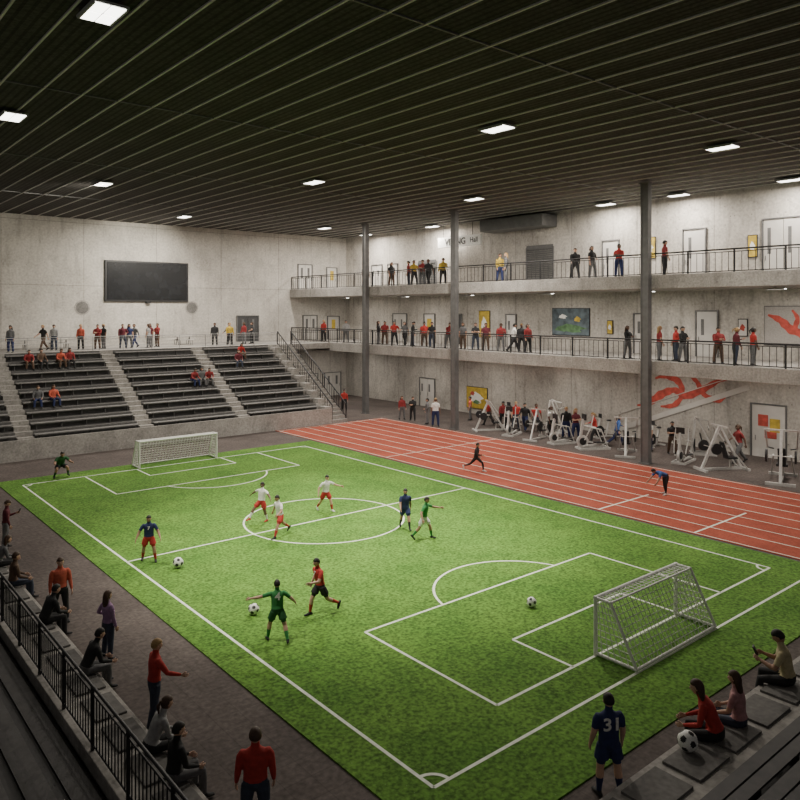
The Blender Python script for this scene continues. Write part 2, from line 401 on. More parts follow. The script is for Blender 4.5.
def text_mesh(s,size,m,name,off=.012):
    cu=D.curves.new('t','FONT'); cu.body=s; cu.size=size; cu.align_x='CENTER'; cu.align_y='CENTER'; cu.extrude=.003; cu.offset=off*size
    o=D.objects.new('t',cu); link(o); dg=bpy.context.evaluated_depsgraph_get()
    me=D.meshes.new_from_object(o.evaluated_get(dg)); D.objects.remove(o)
    me.materials.clear(); me.materials.append(m)
    o=D.objects.new(name,me); link(o); return o
t=text_mesh('VIKING',.78,M_black,'sign_text',.03); t.rotation_euler=(math.pi/2,0,-math.pi/2); t.location=(44.69,46.0,14.92); t.parent=sign
t=text_mesh('Hall',.6,M_black,'sign_text',.015); t.rotation_euler=(math.pi/2,0,-math.pi/2); t.location=(44.69,43.75,14.95); t.parent=sign

# ------------------------------------------------------------------ ceiling lights
WARM=(1,.92,.81)
def area(loc,sx,sy,pw,col=WARM):
    l=D.lights.new('panel_light','AREA'); l.shape='RECTANGLE'; l.size=sx; l.size_y=sy; l.energy=pw; l.color=col
    o=D.objects.new('panel_light',l); link(o); o.location=loc; return o
def fixture(p,q,z,w=.74,l=1.25,pw=900,name='ceiling_light',spots=()):
    b=MB(); t=.12
    b.box(p-w/2-.06,p+w/2+.06,q-l/2-.06,q+l/2+.06,z-t,z-t+.06,0)
    b.box(p-w/2-.06,p-w/2,q-l/2,q+l/2,z-t-.04,z-t,0); b.box(p+w/2,p+w/2+.06,q-l/2,q+l/2,z-t-.04,z-t,0)
    b.box(p-w/2,p-.02,q-l/2,q-.03,z-t-.02,z-t,1);b.box(p+.02,p+w/2,q-l/2,q-.03,z-t-.02,z-t,1)
    b.box(p-w/2,p-.02,q+.03,q+l/2,z-t-.02,z-t,1);b.box(p+.02,p+w/2,q+.03,q+l/2,z-t-.02,z-t,1)
    b.tube((p,q,z-t+.06),(p,q,z),.06,None,8,0)
    o=b.obj(name,[M_lampF,M_lampE])
    a=area((p,q,z-t-.06),w*.9,l*.9,pw); a.parent=o
    for tx,ty,tz,e,ang in spots:  # spots added under the panel to brighten pitch and far wall, no separate lamp
        s_=D.lights.new('added_spot','SPOT'); s_.energy=e; s_.spot_size=math.radians(ang); s_.spot_blend=1; s_.shadow_soft_size=.35; s_.color=(1,.94,.80)
        s=D.objects.new('added_spot',s_); link(s); s.location=(p,q,z-t-.1)
        d=Vector((tx,ty,tz))-Vector(s.location); s.rotation_euler=d.to_track_quat('-Z','Y').to_euler(); s.parent=o
main=[(6.1,18.9),(6.7,31.3),(14.4,44.6),(24.4,56.1),(22.4,20.6),(32.9,16.4),(23.6,36.1),(35.4,34.7),(44.1,18),(37.6,55.8),(44.3,30.5),(44.3,25.0),(44.2,48.5),(44,58)]
pws={0:170,1:270,2:900,3:2200,4:1300,5:900,6:1600,7:1700,8:600,10:600,11:600,12:800,13:700,9:1500}
sps={0:[(15,22,0,10500,62)],1:[(16,25,0,10500,62)],4:[(17.5,21.5,0,10500,66)],6:[(18,27,0,12000,62)],3:[(23,64,12,5500,90)],2:[(10,64,11,4500,80)]}
for i,(p,q) in enumerate(main): fixture(p,q,CZ-.06,pw=pws.get(i,700),spots=sps.get(i,()))
for z,pw in ((5.25,190),(10.3,230)):
    for q in (10,18,26,34,42,50,59): fixture(42.2,q,z-.001,.35,1.1,pw,'recessed_light')

w=D.worlds.new('world'); SC.world=w; w.use_nodes=True
w.node_tree.nodes['Background'].inputs[0].default_value=(1,.95,.90,1); w.node_tree.nodes['Background'].inputs[1].default_value=.17

# ------------------------------------------------------------------ goals
def goal(loc,wd,rz,ht=1.5,dt=.55,db=1.2,nr=.011):
    b=MB(); h=wd/2; r=.055
    FB=[Vector((s*h,0,0)) for s in(-1,1)]; FT=[Vector((s*h,0,ht)) for s in(-1,1)]
    BT=[Vector((s*h,-dt,ht)) for s in(-1,1)]; BB=[Vector((s*h,-db,.05)) for s in(-1,1)]
    for i in(0,1):
        b.tube(FB[i],FT[i]+Vector((0,0,.04)),r,None,10); b.tube(FT[i],BT[i],r*.75,None,8); b.tube(BT[i],BB[i],r*.75,None,8); b.tube(BB[i],FB[i]+Vector((0,0,.05)),r*.75,None,8)
        b.ell(BT[i],(r*.8,)*3); b.ell(BB[i],(r*.8,)*3)
    b.tube(FT[0]-Vector((.04,0,0)),FT[1]+Vector((.04,0,0)),r,None,10); b.tube(BT[0],BT[1],r*.5,None,8); b.tube(BB[0],BB[1],r*.75,None,8)
    def grid(a,c,d,e,nu,nv,rr=nr):
        for i in range(nu+1):
            t=i/nu; b.tube(a.lerp(c,t),e.lerp(d,t),rr,None,4,1)
        for j in range(nv+1):
            t=j/nv; b.tube(a.lerp(e,t),c.lerp(d,t),rr,None,4,1)
    nw=int(wd/.17)
    grid(BB[0],BB[1],BT[1],BT[0],nw,10); grid(BT[0],BT[1],FT[1],FT[0],nw,3)
    for i in(0,1): grid(BB[i],FB[i]+Vector((0,0,.05)),FT[i],BT[i],6,9)
    b.obj('soccer_goal',[M_white,M_net],(loc[0],loc[1],.036),rz)
goal((18.15,11.42),3.95,0,1.48,.45,1.2,.0125); goal((17.7,41.3),4.7,math.pi,1.5,.5,1.1,.014)

ico=[]
ph=(1+5**.5)/2
for a in(-1,1):
    for c in(-ph,ph): ico+=[Vector((0,a,c)).normalized(),Vector((a,c,0)).normalized(),Vector((c,0,a)).normalized()]
import bmesh
def ball(x,y,z,r):
    bm=bmesh.new(); bmesh.ops.create_icosphere(bm,subdivisions=4,radius=1)
    me=D.meshes.new('soccer_ball')
    for f in bm.faces:
        c=f.calc_center_median().normalized(); f.smooth=True
        f.material_index=1 if min(c.angle(i) for i in ico)<.32 else 0
    bm.to_mesh(me); bm.free(); me.materials.append(M_white); me.materials.append(M_black)
    o=D.objects.new('soccer_ball',me); link(o); o.location=(x,y,z+r); o.scale=(r,)*3; o.rotation_euler=(x,y,.4)
ball(10.5,24.6,.035,.18); ball(10.6,19.4,.035,.16); ball(17.3,14.5,.035,.15); ball(13.3,7.3,.536,.19)

# ------------------------------------------------------------------ near stands
b=MB()
b.box(4.5,5.7,3.0,46,0,.42,0)
q=9.0
while q<45:
    b.box(4.95,5.6,q,q+1.05,.42,.47,1); q+=1.35
b.obj('side_ledge',[M_conc,M_concD],bevel=.015)
b=MB(); railing(b,(4.6,3.2,.422),(4.6,45.9,.422),1.25,.17,0,False,1.9,.022); b.obj('side_railing',[M_rail])
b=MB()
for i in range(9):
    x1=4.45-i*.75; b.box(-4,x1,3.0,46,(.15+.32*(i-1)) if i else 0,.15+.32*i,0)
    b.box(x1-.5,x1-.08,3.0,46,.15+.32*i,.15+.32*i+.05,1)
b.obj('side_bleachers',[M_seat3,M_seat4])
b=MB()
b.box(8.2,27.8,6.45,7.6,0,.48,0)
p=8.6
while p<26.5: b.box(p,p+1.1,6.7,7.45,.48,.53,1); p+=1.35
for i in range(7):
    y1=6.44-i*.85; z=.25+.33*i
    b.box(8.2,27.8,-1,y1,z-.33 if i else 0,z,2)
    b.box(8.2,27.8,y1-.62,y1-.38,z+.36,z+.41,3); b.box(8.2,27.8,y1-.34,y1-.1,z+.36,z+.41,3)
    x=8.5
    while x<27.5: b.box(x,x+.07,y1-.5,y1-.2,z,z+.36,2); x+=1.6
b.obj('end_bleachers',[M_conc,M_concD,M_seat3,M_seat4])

# ------------------------------------------------------------------ gym machines
def machine_cable():
    b=MB(); F=0;K=1
    b.beam((-.5,-.7,.05),(-.5,.8,.05),.08,.1,F); b.beam((.5,-.7,.05),(.5,.8,.05),.08,.1,F); b.beam((-.5,-.6,.05),(.5,-.6,.05),.08,.1,F); b.beam((0,-.6,.05),(0,.9,.05),.08,.08,F)
    for s in(-1,1):
        b.beam((s*.5,-.6,.05),(s*.28,-.35,2.1),.08,.08,F); b.beam((s*.5,.75,.05),(s*.28,-.25,2.1),.06,.06,F)
        b.tube((s*.12,-.45,.1),(s*.12,-.45,2.05),.018,None,6,F)
    b.beam((-.32,-.35,2.1),(.32,-.35,2.1),.1,.1,F); b.beam((0,-.35,2.1),(0,.35,2.0),.07,.07,F)
    for i in range(12): b.box(-.2,.2,-.55,-.37,.15+i*.06,.2+i*.06,K)
    b.beam((0,.1,.05),(0,.1,.45),.07,.07,F); b.box(-.2,.2,.05,.5,.45,.53,K); b.beam((0,.05,.5),(0,-.12,1.25),.3,.08,K)
    b.tube((0,.35,1.98),(0,.35,1.7),.008,None,5,K); b.tube((-.55,.35,1.62),(.55,.35,1.62),.02,None,8,F); b.tube((-.55,.35,1.62),(-.65,.35,1.52),.02,None,8,K); b.tube((.55,.35,1.62),(.65,.35,1.52),.02,None,8,K); b.tube((0,.35,1.72),(0,.35,1.62),.02,None,6,F)
    return b.mesh('cable_machine',[M_frame,M_black])
def machine_press():
    b=MB();F=0;K=1
    b.beam((0,-1,.05),(0,1,.05),.1,.1,F); b.beam((-.5,-1,.05),(.5,-1,.05),.1,.1,F); b.beam((-.5,1,.05),(.5,1,.05),.1,.1,F)
    b.beam((0,-.95,.05),(0,.1,1.9),.1,.1,F); b.beam((0,.95,.05),(0,.1,1.9),.1,.1,F); b.beam((0,-.4,1.0),(0,.5,1.0),.07,.07,F)
    b.beam((-.6,.1,1.9),(.6,.1,1.9),.07,.07,F)
    for s in(-1,1):
        b.beam((s*.55,.1,1.9),(s*.5,-.45,1.15),.05,.05,F); b.tube((s*.5,-.45,1.15),(s*.28,-.5,1.1),.025,None,8,K)
        b.tube((s*.45,.55,1.0),(s*.52,.55,1.0),.24,None,18,K); b.tube((0,.5,1.0),(s*.45,.55,1.0),.02,None,6,F)
        b.beam((s*.4,-1,.05),(s*.3,-.3,.9),.05,.05,F)
    b.box(-.2,.2,-.65,-.2,.48,.56,K); b.beam((0,-.2,.55),(0,.0,1.2),.28,.07,K); b.beam((0,-.42,.05),(0,-.42,.48),.07,.07,F)
    return b.mesh('chest_press_machine',[M_frame,M_black])
def machine_bike():
    b=MB();F=0;K=1
    b.beam((-.28,-.5,.04),(.28,-.5,.04),.08,.07,F); b.beam((-.28,.6,.04),(.28,.6,.04),.08,.07,F); b.beam((0,-.5,.08),(0,.6,.08),.07,.06,F)
    b.tube((-.04,.35,.42),(.04,.35,.42),.3,None,24,K); b.tube((-.05,.35,.42),(.05,.35,.42),.08,None,12,F)
    b.beam((0,-.1,.1),(0,-.3,.95),.06,.08,F); b.beam((0,-.15,.35),(0,.35,.42),.06,.08,F); b.beam((0,.55,.1),(0,.3,1.15),.06,.08,F)
    b.ell((0,-.3,1.0),(.13,.17,.05),12,6,K)
    b.tube((-.25,.35,1.2),(.25,.35,1.2),.02,None,8,K)
    for s in(-1,1):
        b.tube((s*.25,.35,1.2),(s*.25,.55,1.28),.02,None,8,K); b.tube((s*.1,.0,.4),(s*.1,.1,.28 if s>0 else .52),.02,None,6,F); b.box(min(s*.1,s*.2),max(s*.1,s*.2),.05,.17,(.26 if s>0 else .5),(.29 if s>0 else .53),K)
    b.box(-.12,.12,.28,.34,1.2,1.42,K)
    return b.mesh('exercise_bike',[M_frame,M_black])
def machine_ellip():
    b=MB();F=0;K=1
    b.beam((-.3,-.8,.05),(-.3,.8,.05),.08,.1,F); b.beam((.3,-.8,.05),(.3,.8,.05),.08,.1,F); b.beam((-.3,.75,.05),(.3,.75,.05),.08,.1,F); b.beam((-.3,-.75,.05),(.3,-.75,.05),.08,.1,F)
    b.beam((0,.75,.05),(0,.5,1.5),.09,.12,F); b.box(-.2,.2,.42,.5,1.45,1.75,K); b.tube((-.06,.55,.4),(.06,.55,.4),.3,None,22,F); b.tube((-.09,.55,.4),(.09,.55,.4),.18,None,16,K)
    for s in(-1,1):
        b.beam((s*.22,.6,.3+.1*s),(s*.22,-.7,.25-.08*s),.07,.06,F); b.box(s*.22-.09,s*.22+.09,-.5,-.1,.3-.03*s,.34-.03*s,K)
        b.tube((s*.28,.55,.5),(s*.3,.35+.1*s,1.1),.03,None,8,F); b.tube((s*.3,.35+.1*s,1.1),(s*.26,.2+.12*s,1.7),.03,None,8,F)
        b.tube((s*.3,-.7,.05),(s*.3,-.3,1.0),.03,None,8,F); b.tube((s*.3,-.3,1.0),(s*.25,.45,1.15),.03,None,8,F)
    return b.mesh('elliptical_trainer',[M_frame,M_black])
MM={'cable_machine':machine_cable(),'chest_press_machine':machine_press(),'exercise_bike':machine_bike(),'elliptical_trainer':machine_ellip()}
gym=[('chest_press_machine',40.4,37.9,60,1.15),('elliptical_trainer',40.3,35.6,110,1.2),('chest_press_machine',40.3,33.2,100,1.1),('elliptical_trainer',40.2,31.1,75,1.15),
     ('elliptical_trainer',40.2,28.6,60,1.3),('chest_press_machine',40.3,26.2,120,1.2),('cable_machine',43.6,34.2,200,1.1),
     ('elliptical_trainer',40.9,22.7,100,1.2),('chest_press_machine',40.5,20.2,60,1.3),('chest_press_machine',40.4,16.9,110,1.4),
     ('cable_machine',43.8,15.6,190,1.25),('exercise_bike',43.6,38.5,90,1.3),('exercise_bike',44.2,26.5,90,1.2),('cable_machine',44.0,23.2,210,1.05),('exercise_bike',44.4,30.6,70,1.2)]
for n,p,q,r,s in gym:
    o=D.objects.new(n,MM[n]); link(o); o.location=(p,q,0); o.rotation_euler=(0,0,math.radians(r)); o.scale=(s,)*3

# ------------------------------------------------------------------ people
POSES={
 'stand':dict(lean=0,L=(4,9,12,6),R=(2,9,14,4),l=(3,5,4),r=(-3,5,4)),
 'stand2':dict(lean=-2,L=(-12,28,80,-30),R=(3,8,12,4),l=(5,9,8),r=(-2,4,2)),
 'fold':dict(lean=-2,L=(22,8,88,-52),R=(18,8,92,-50),l=(4,5,5),r=(-3,6,3)),
 'phone':dict(lean=4,hp=25,L=(15,8,100,-20),R=(4,8,12,4),l=(5,5,6),r=(-4,5,4)),
 'ready':dict(lean=6,L=(10,26,30,16),R=(6,28,28,18),l=(10,11,14),r=(-8,11,12)),
 'point':dict(lean=3,L=(4,10,15,4),R=(30,18,42,14),l=(8,6,4),r=(-6,5,6)),
 'walk':dict(lean=3,L=(-24,8,15,4),R=(24,8,28,4),l=(24,3,8),r=(-20,3,14)),
 'rail':dict(lean=16,L=(38,12,42,4),R=(40,12,40,4),l=(6,6,4),r=(-2,6,2)),
 'jog':dict(lean=9,L=(32,16,62,0),R=(-28,24,52,5),l=(-22,5,38),r=(26,5,20)),
 'stride':dict(lean=10,L=(30,35,40,20),R=(-30,38,30,30),l=(32,8,12),r=(-32,8,20)),
 'kick':dict(lean=-6,L=(30,55,25,50),R=(-30,60,25,55),l=(-6,6,10),r=(48,8,18)),
 'throw':dict(lean=6,L=(35,66,18,74),R=(0,45,40,25),l=(14,13,12),r=(-16,13,10)),
 'reach':dict(lean=8,L=(60,35,20,30),R=(-15,35,35,20),l=(26,7,18),r=(-20,7,18)),
 'bend':dict(lean=72,hp=0,L=(28,10,8,0),R=(34,10,10,0),l=(12,5,8),r=(-4,5,8)),
 'crouch':dict(lean=42,hp=-20,L=(50,25,40,10),R=(45,25,45,10),l=(82,16,112),r=(74,16,104)),
 'lunge':dict(lean=8,L=(-30,15,70,0),R=(30,15,60,0),l=(48,4,42),r=(-38,4,28)),
 'sit':dict(lean=6,L=(14,10,50,-8),R=(12,10,52,-8),l=(86,6,86),r=(86,7,86)),
 'sit2':dict(lean=24,hp=-8,L=(10,10,58,-14),R=(12,10,56,-12),l=(84,8,80),r=(86,6,88)),
 'sitphone':dict(lean=12,hp=20,L=(22,8,84,-26),R=(20,8,98,-26),l=(84,8,80),r=(86,8,86)),
}
def dirv(s,pitch,abd):
    a=math.radians(pitch);c=math.radians(abd)
    return Vector((s*math.sin(c),math.cos(c)*math.sin(a),-math.cos(c)*math.cos(a)))
_PC={}
X=Vector((1,0,0))
def chain(b,pts,m=0,n=10):
    st=[]
    for i,(p,r) in enumerate(pts):
        a=pts[max(i-1,0)][0];c=pts[min(i+1,len(pts)-1)][0]
        d=(c-a).normalized(); ref=X if abs(d.x)<.9 else Vector((0,1,0))
        y=d.cross(ref).normalized(); x=y.cross(d).normalized()
        rx,ry=(r if isinstance(r,tuple) else (r,r))
        st.append((p,x,y,rx,ry))
    b.loft(st,n,m)
def person_mesh(pose,legs,hair,fem,vox):
    key=(pose,legs,hair,fem,vox)
    if key in _PC: return _PC[key]
    P=POSES[pose]; b=MB(); bones=[]
    ln=math.radians(P['lean']); 
    def up(h):
        k=min(1,max(0,(h+.02)/.18)); a=ln*k; return Vector((0,math.sin(a),math.cos(a))),Vector((0,math.cos(a),-math.sin(a)))
    u,f=up(1.0)
    def spine(h):
        if h<=.04: return Vector((0,0,h))
        return Vector((0,0,.04))+u*(h-.04)
    sw=.90 if fem else 1.0
    T=[(-.10,.10,.085),(-.04,.16,.112),(.05,.172 if fem else .164,.118),(.14,.138 if fem else .158,.102),(.24,.140 if fem else .162,.108),(.34,.162*sw,.122 if fem else .118),(.43,.182*sw,.112),(.49,.172*sw,.092),(.535,.10,.068),(.57,.062,.058),(.66,.054,.056)]
    st=[]
    for h,rx,ry in T:
        uu,ff=up(h); st.append((spine(h),X,ff*1.0,rx,ry))
    b.loft(st,16)
    bones.append((spine(-.1),spine(.0),.16,'hip')); bones.append((spine(.0),spine(.53),.15,'shirt')); bones.append((spine(.575),spine(.7),.05,'skin'))
    shw=.182*sw; hands=[]
    for s,k in((-1,'L'),(1,'R')):
        p1,a1,e1,a2=P[k]; S=spine(.475)+X*(s*shw)
        d1=dirv(s,p1,a1); d2=dirv(s,p1+e1,a2); E=S+d1*.285; Wp=E+d2*.245
        rs=.9 if fem else 1.0
        chain(b,[(S-d1*.02+X*(-s*.03),.062*rs),(S+d1*.06,.064*rs),(S+d1*.16,.058*rs),(E,.047*rs),(E+d2*.06,.047*rs),(E+d2*.15,.039*rs),(Wp,.029*rs)])
        nrm=(-X*s); nrm=(nrm-d2*nrm.dot(d2)).normalized(); wd=d2.cross(nrm).normalized()
        b.loft([(Wp-d2*.02,wd,nrm,.027,.025),(Wp+d2*.03,wd,nrm,.036,.020),(Wp+d2*.085,wd,nrm,.043,.017)],10)
        hands.append((Wp,d2,nrm,wd,s))
        bones.append((S,S+d1*.17,.06,'shirt')); bones.append((S+d1*.17,E,.05,'fore')); bones.append((E,Wp-d2*.01,.04,'fore')); bones.append((Wp+d2*.01,Wp+d2*.11,.04,'skin'))
    for s,k in((-1,'l'),(1,'r')):
        p1,a1,kb=P[k]; H=Vector((s*.092,0,-.02)); d1=dirv(s,p1,a1); d2=dirv(s,p1-kb,a1*.6)
        K=H+d1*.42; A=K+d2*.41
        if legs=='shorts':
            c=[(H+d1*.0,.095),(H+d1*.12,.105),(H+d1*.245,.113),(H+d1*.262,.074),(H+d1*.34,.066),(K,.058),(K+d2*.1,.064),(K+d2*.2,.056),(K+d2*.34,.042),(A,.04)]
        elif legs=='pants':
            c=[(H+d1*.0,.095),(H+d1*.12,.096),(H+d1*.28,.082),(K,.070),(K+d2*.12,.068),(K+d2*.3,.061),(K+d2*.385,.060),(A,.04)]
        else:
            c=[(H+d1*.0,.092),(H+d1*.12,.09),(H+d1*.28,.072),(K,.056),(K+d2*.1,.060),(K+d2*.2,.051),(K+d2*.34,.038),(A,.036)]
        chain(b,c)
        sa=p1-kb
        if abs(sa)<32: fd=Vector((0,1,0)); fu=Vector((0,0,1))
        else:
            a=math.radians(sa); fd=Vector((0,math.cos(a),math.sin(a))); fu=Vector((0,-math.sin(a),math.cos(a)))
        fd=(fd+X*(s*.12)).normalized(); sx=fd.cross(fu).normalized()
        b.loft([(A-fd*.07-fu*.035,sx,fu,.03,.03),(A-fd*.03-fu*.025,sx,fu,.038,.046),(A+fd*.04-fu*.03,sx,fu,.042,.042),(A+fd*.12-fu*.045,sx,fu,.047,.028),(A+fd*.175-fu*.05,sx,fu,.036,.02)],10)
        bones+= [(H,H+d1*.255,.09,'hip'),(H+d1*.27,K,.06,'knee'),(K,K+d2*.12,.055,'knee'),(K+d2*.13,A-d2*.06,.045,'shin'),(A,A+fd*.16-fu*.04,.04,'shoe'),(A-fd*.06-fu*.03,A-fu*.02,.04,'shoe')]
    me=b.mesh('tmp',[]); o=D.objects.new('tmp',me); link(o)
    r=o.modifiers.new('r','REMESH'); r.mode='VOXEL'; r.voxel_size=vox; r.use_smooth_shade=True
    s_=o.modifiers.new('s','SMOOTH'); s_.factor=.5; s_.iterations=2
    dg=bpy.context.evaluated_depsgraph_get(); em=D.meshes.new_from_object(o.evaluated_get(dg)); D.objects.remove(o)
    nv=len(em.vertices); co=np.empty(nv*3); em.vertices.foreach_get('co',co); co=co.reshape(-1,3)
    faces=[tuple(p.vertices) for p in em.polygons]
    cen=np.array([co[list(fc)].mean(0) for fc in faces])
    IDX={'skin':0,'shirt':1,'fore':2,'hip':3,'knee':4,'shin':5,'shoe':6}
    best=np.full(len(cen),1e9); mi=np.zeros(len(cen),int)
    for a,c,rr,nm in bones:
        a=np.array(a);c=np.array(c);d=c-a;t=np.clip(((cen-a)@d)/(d@d),0,1)
        ds=np.linalg.norm(cen-(a+t[:,None]*d),axis=1)-rr
        k=ds<best; best[k]=ds[k]; mi[k]=IDX[nm]
    B=MB(); B.v=[tuple(x) for x in co]; B.f=faces; B.m=[int(x) for x in mi]; B.sm=[True]*len(faces)
    for Wp,d,nrm,wd,s in hands:
        curl=.5
        for i,(off,L) in enumerate(((-.03,.062),(-.010,.075),(.011,.070),(.030,.055))):
            a=Wp+d*.085-wd*off*1.0; dd=(d*1+nrm*.25).normalized(); m1=a+dd*L*.5; d3=(d+nrm*(.3+curl)).normalized(); e=m1+d3*L*.5
            B.tube(a-d*.02,m1,.0095,.0088,6,0); B.tube(m1,e,.0088,.007,6,0); B.ell(e,(.007,)*3,6,4,0); B.ell(m1,(.0088,)*3,6,4,0)
        th=Vector((0,1,0)); sg=1 if wd.dot(th)>0 else -1
        a=Wp+d*.03+wd*sg*.026; m1=a+(d*.7+wd*sg*.6+nrm*.2).normalized()*.038; e=m1+(d*.95+wd*sg*.15+nrm*.35).normalized()*.03
        B.tube(a,m1,.0125,.0105,6,0); B.tube(m1,e,.0105,.008,6,0); B.ell(e,(.008,)*3,6,4,0)
    hc=spine(.66)+Vector((0,math.sin(ln*.6),math.cos(ln*.6)))*.065+Vector((0,.012,0))
    R=Matrix.Rotation(-(ln*.55+math.radians(P.get('hp',0))),3,'X')
    n,kk=20,14; 
    def headpt(ph_,t,sc=1.0):
        z=math.cos(ph_); x=math.sin(ph_)*math.cos(t); y=math.sin(ph_)*math.sin(t)
        jx=1-.30*max(0,-z)**1.3; jy=1-.18*max(0,-z)
        return Vector((x*.078*jx*sc,y*.096*jy*sc+(.012*max(0,-z) if y>0 else 0),z*.122*sc))
    vs=[];fs=[]
    for j in range(kk+1):
        for i in range(n): vs.append(hc+R@headpt(math.pi*j/kk,2*math.pi*i/n))
    for j in range(kk):
        for i in range(n): a=j*n+i;c=j*n+(i+1)%n; fs.append((a,a+n,c+n,c))
    B.add(vs,fs,0,True)
    def hp_(x,y,z): return hc+R@Vector((x,y,z))
    B.loft([(hp_(0,.09,.012),R@X,R@Vector((0,1,0)),.007,.006),(hp_(0,.1,-.015),R@X,R@Vector((0,1,0)),.010,.011),(hp_(0,.103,-.03),R@X,R@Vector((0,1,0)),.014,.012),(hp_(0,.092,-.037),R@X,R@Vector((0,1,0)),.011,.006)],8,0)
    for s in(-1,1):
        B.ell(hp_(s*.029,.085,.008),(.013,.008,.007),8,6,8,R); B.ell(hp_(s*.029,.091,.008),(.006,.004,.006),8,5,9,R)
        B.ell(hp_(s*.031,.09,.026),(.017,.005,.0035),8,5,7,R)
        B.ell(hp_(s*.079,-.002,-.005),(.009,.018,.028),8,6,0,R)
    B.ell(hp_(0,.09,-.058),(.022,.007,.006),10,5,10,R)
    if hair!='bald':
        vs=[];fs=[]
        for j in range(kk+1):
            for i in range(n):
                ph_=math.pi*j/kk;t=2*math.pi*i/n; z=math.cos(ph_); y=math.sin(ph_)*math.sin(t)
                lim=.42 if y>.35 else (.42-1.0*(.35-y) if y>-.3 else -.25)
                if hair!='short' and y<.1: lim=-.7
                sc=1.13 if z>lim else .86
                vs.append(hc+R@headpt(ph_,t,sc))
        for j in range(kk):
            for i in range(n): a=j*n+i;c=j*n+(i+1)%n; fs.append((a,a+n,c+n,c))
        B.add(vs,fs,7,True)
        Y=Vector((0,1,0))
        if hair=='long':
            B.loft([(hp_(0,-.03,.06),X,R@Y,.075,.065),(hp_(0,-.05,-.03),X,R@Y,.092,.06),(hp_(0,-.055,-.10),X,Y,.1,.05),(hp_(0,-.075,-.19),X,Y,.095,.04),(hp_(0,-.085,-.27),X,Y,.065,.025)],12,7)
        if hair=='tail':
            B.ell(hp_(0,-.105,.04),(.03,.03,.03),8,6,7); B.loft([(hp_(0,-.115,.04),X,Y,.02,.02),(hp_(0,-.15,-.02),X,Y,.032,.028),(hp_(0,-.14,-.1),X,Y,.026,.022),(hp_(0,-.125,-.17),X,Y,.01,.01)],8,7)
    zmin=min(v[2] for v in B.v); B.v=[(x,y,z-zmin) for x,y,z in B.v]
    me=B.mesh('person_'+pose,[M_white]*11)
    hp=[Wp+d*.1 - Vector((0,0,zmin)) for Wp,d,nrm,wd,s in hands]
    _PC[key]=(me,hp); return _PC[key]
PAL={'red':(.42,.035,.03),'dred':(.24,.028,.03),'orange':(.5,.10,.06),'white':(.74,.73,.70),'black':(.02,.02,.022),'navy':(.02,.03,.10),'green':(.035,.22,.06),'dgreen':(.02,.10,.03),
 'purple':(.30,.18,.32),'beige':(.46,.40,.24),'jean':(.04,.05,.08),'grey':(.13,.13,.135),'yellow':(.50,.35,.05),'pink':(.42,.22,.23),'blue':(.04,.10,.30),'brown':(.10,.06,.04),'lgrey':(.32,.32,.32),'maroon':(.12,.02,.03)}
def cl(n): return mat('cloth_'+n,PAL[n],.85,0,.18,14)
SK=[mat('skin_light',(.52,.32,.23),.6,0,.06),mat('skin_tan',(.38,.22,.15),.6,0,.06),mat('skin_dark',(.14,.075,.05),.6,0,.06)]
HR=[mat('hair_black',(.015,.012,.01),.6,0,.3,40),mat('hair_brown',(.06,.03,.015),.6,0,.3,40),mat('hair_blond',(.35,.22,.09),.6,0,.3,40)]
EW=mat('eye_white',(.7,.7,.68),.4,0,0);ED=mat('eye_dark',(.02,.015,.01),.3,0,0);LIP=mat('lips',(.3,.09,.08),.5,0,.05)
AWAY=-39.9
def person(name,p,q,z,a,pose,shirt,bottom,legs='pants',hair='short',hc=0,sk=0,shoe='black',fore=None,shin=None,knee=None,sc=1.0,fem=False,vox=.02,num=None,numc=None,wide=1.1,front=None,hold=None):
    me,hp=person_mesh(pose,legs,hair,fem,vox)
    o=D.objects.new(name,me); link(o); o.location=(p,q,z); o.rotation_euler=(0,0,math.radians(AWAY+a)); o.scale=(sc*wide,sc*wide,sc)
    S=SK[sk]
    kn=cl(bottom) if legs in('pants','slim') else S
    if knee: kn=cl(knee)
    sh=cl(shin) if shin else (cl(bottom) if legs in('pants','slim') else S)
    ml=[S,cl(shirt),cl(fore) if fore else S,cl(bottom),kn,sh,cl(shoe),HR[hc],EW,ED,LIP]
    for i,m in enumerate(ml):
        o.material_slots[i].link='OBJECT'; o.material_slots[i].material=m
    ln=math.radians(POSES[pose]['lean'])
    for s,sg,size in ((num,-1,.30),(front,1,.17)):
        if s:
            t=text_mesh(s,size,cl(numc or 'white'),'jersey_number',.02); t.parent=o
            t.rotation_euler=(math.pi/2-ln*(-sg if sg<0 else 1)*(1 if sg<0 else 1),0,0 if sg<0 else math.pi)
            hz=.36; base=Vector((0,math.sin(ln)*hz,.94+math.cos(ln)*hz)); t.location=base+Vector((0,math.cos(ln),-math.sin(ln)))*(sg*.130)
    if hold:
        c=(hp[0]+hp[1])/2 if hold=='both' else hp[0]
        m=MB(); m.box(-.055,.055,-.012,.012,-.085,.085,0); m.box(-.048,.048,-.0135,-.012,-.075,.075,1)
        t=m.obj('smartphone',[M_black,M_screen],tuple(c+Vector((0,.02,.05))),0,1.0,.004); t.rotation_euler=(math.radians(-25),0,0); t.parent=o
    return o
G=.035
pl='soccer_player'
person(pl,9.97,25.9,G,195,'ready','navy','red','shorts',shin='red',hc=0,sk=1,sc=.95,vox=.014,front='7')
person(pl,10.25,17.45,G,15,'throw','green','dgreen','shorts',shin='green',hc=0,sk=0,sc=.93,vox=.014,num='4')
person(pl,12.1,18.15,G,130,'jog','red','black','shorts',shin='red',hc=0,sk=0,sc=.98,vox=.014,front='7')
person(pl,15.5,27.7,G,150,'kick','white','red','shorts',shin='white',hc=0,sk=2,sc=.95,shoe='red')
person(pl,15.1,25.5,G,135,'stride','white','red','shorts',shin='red',hc=0,sk=1,sc=.98)
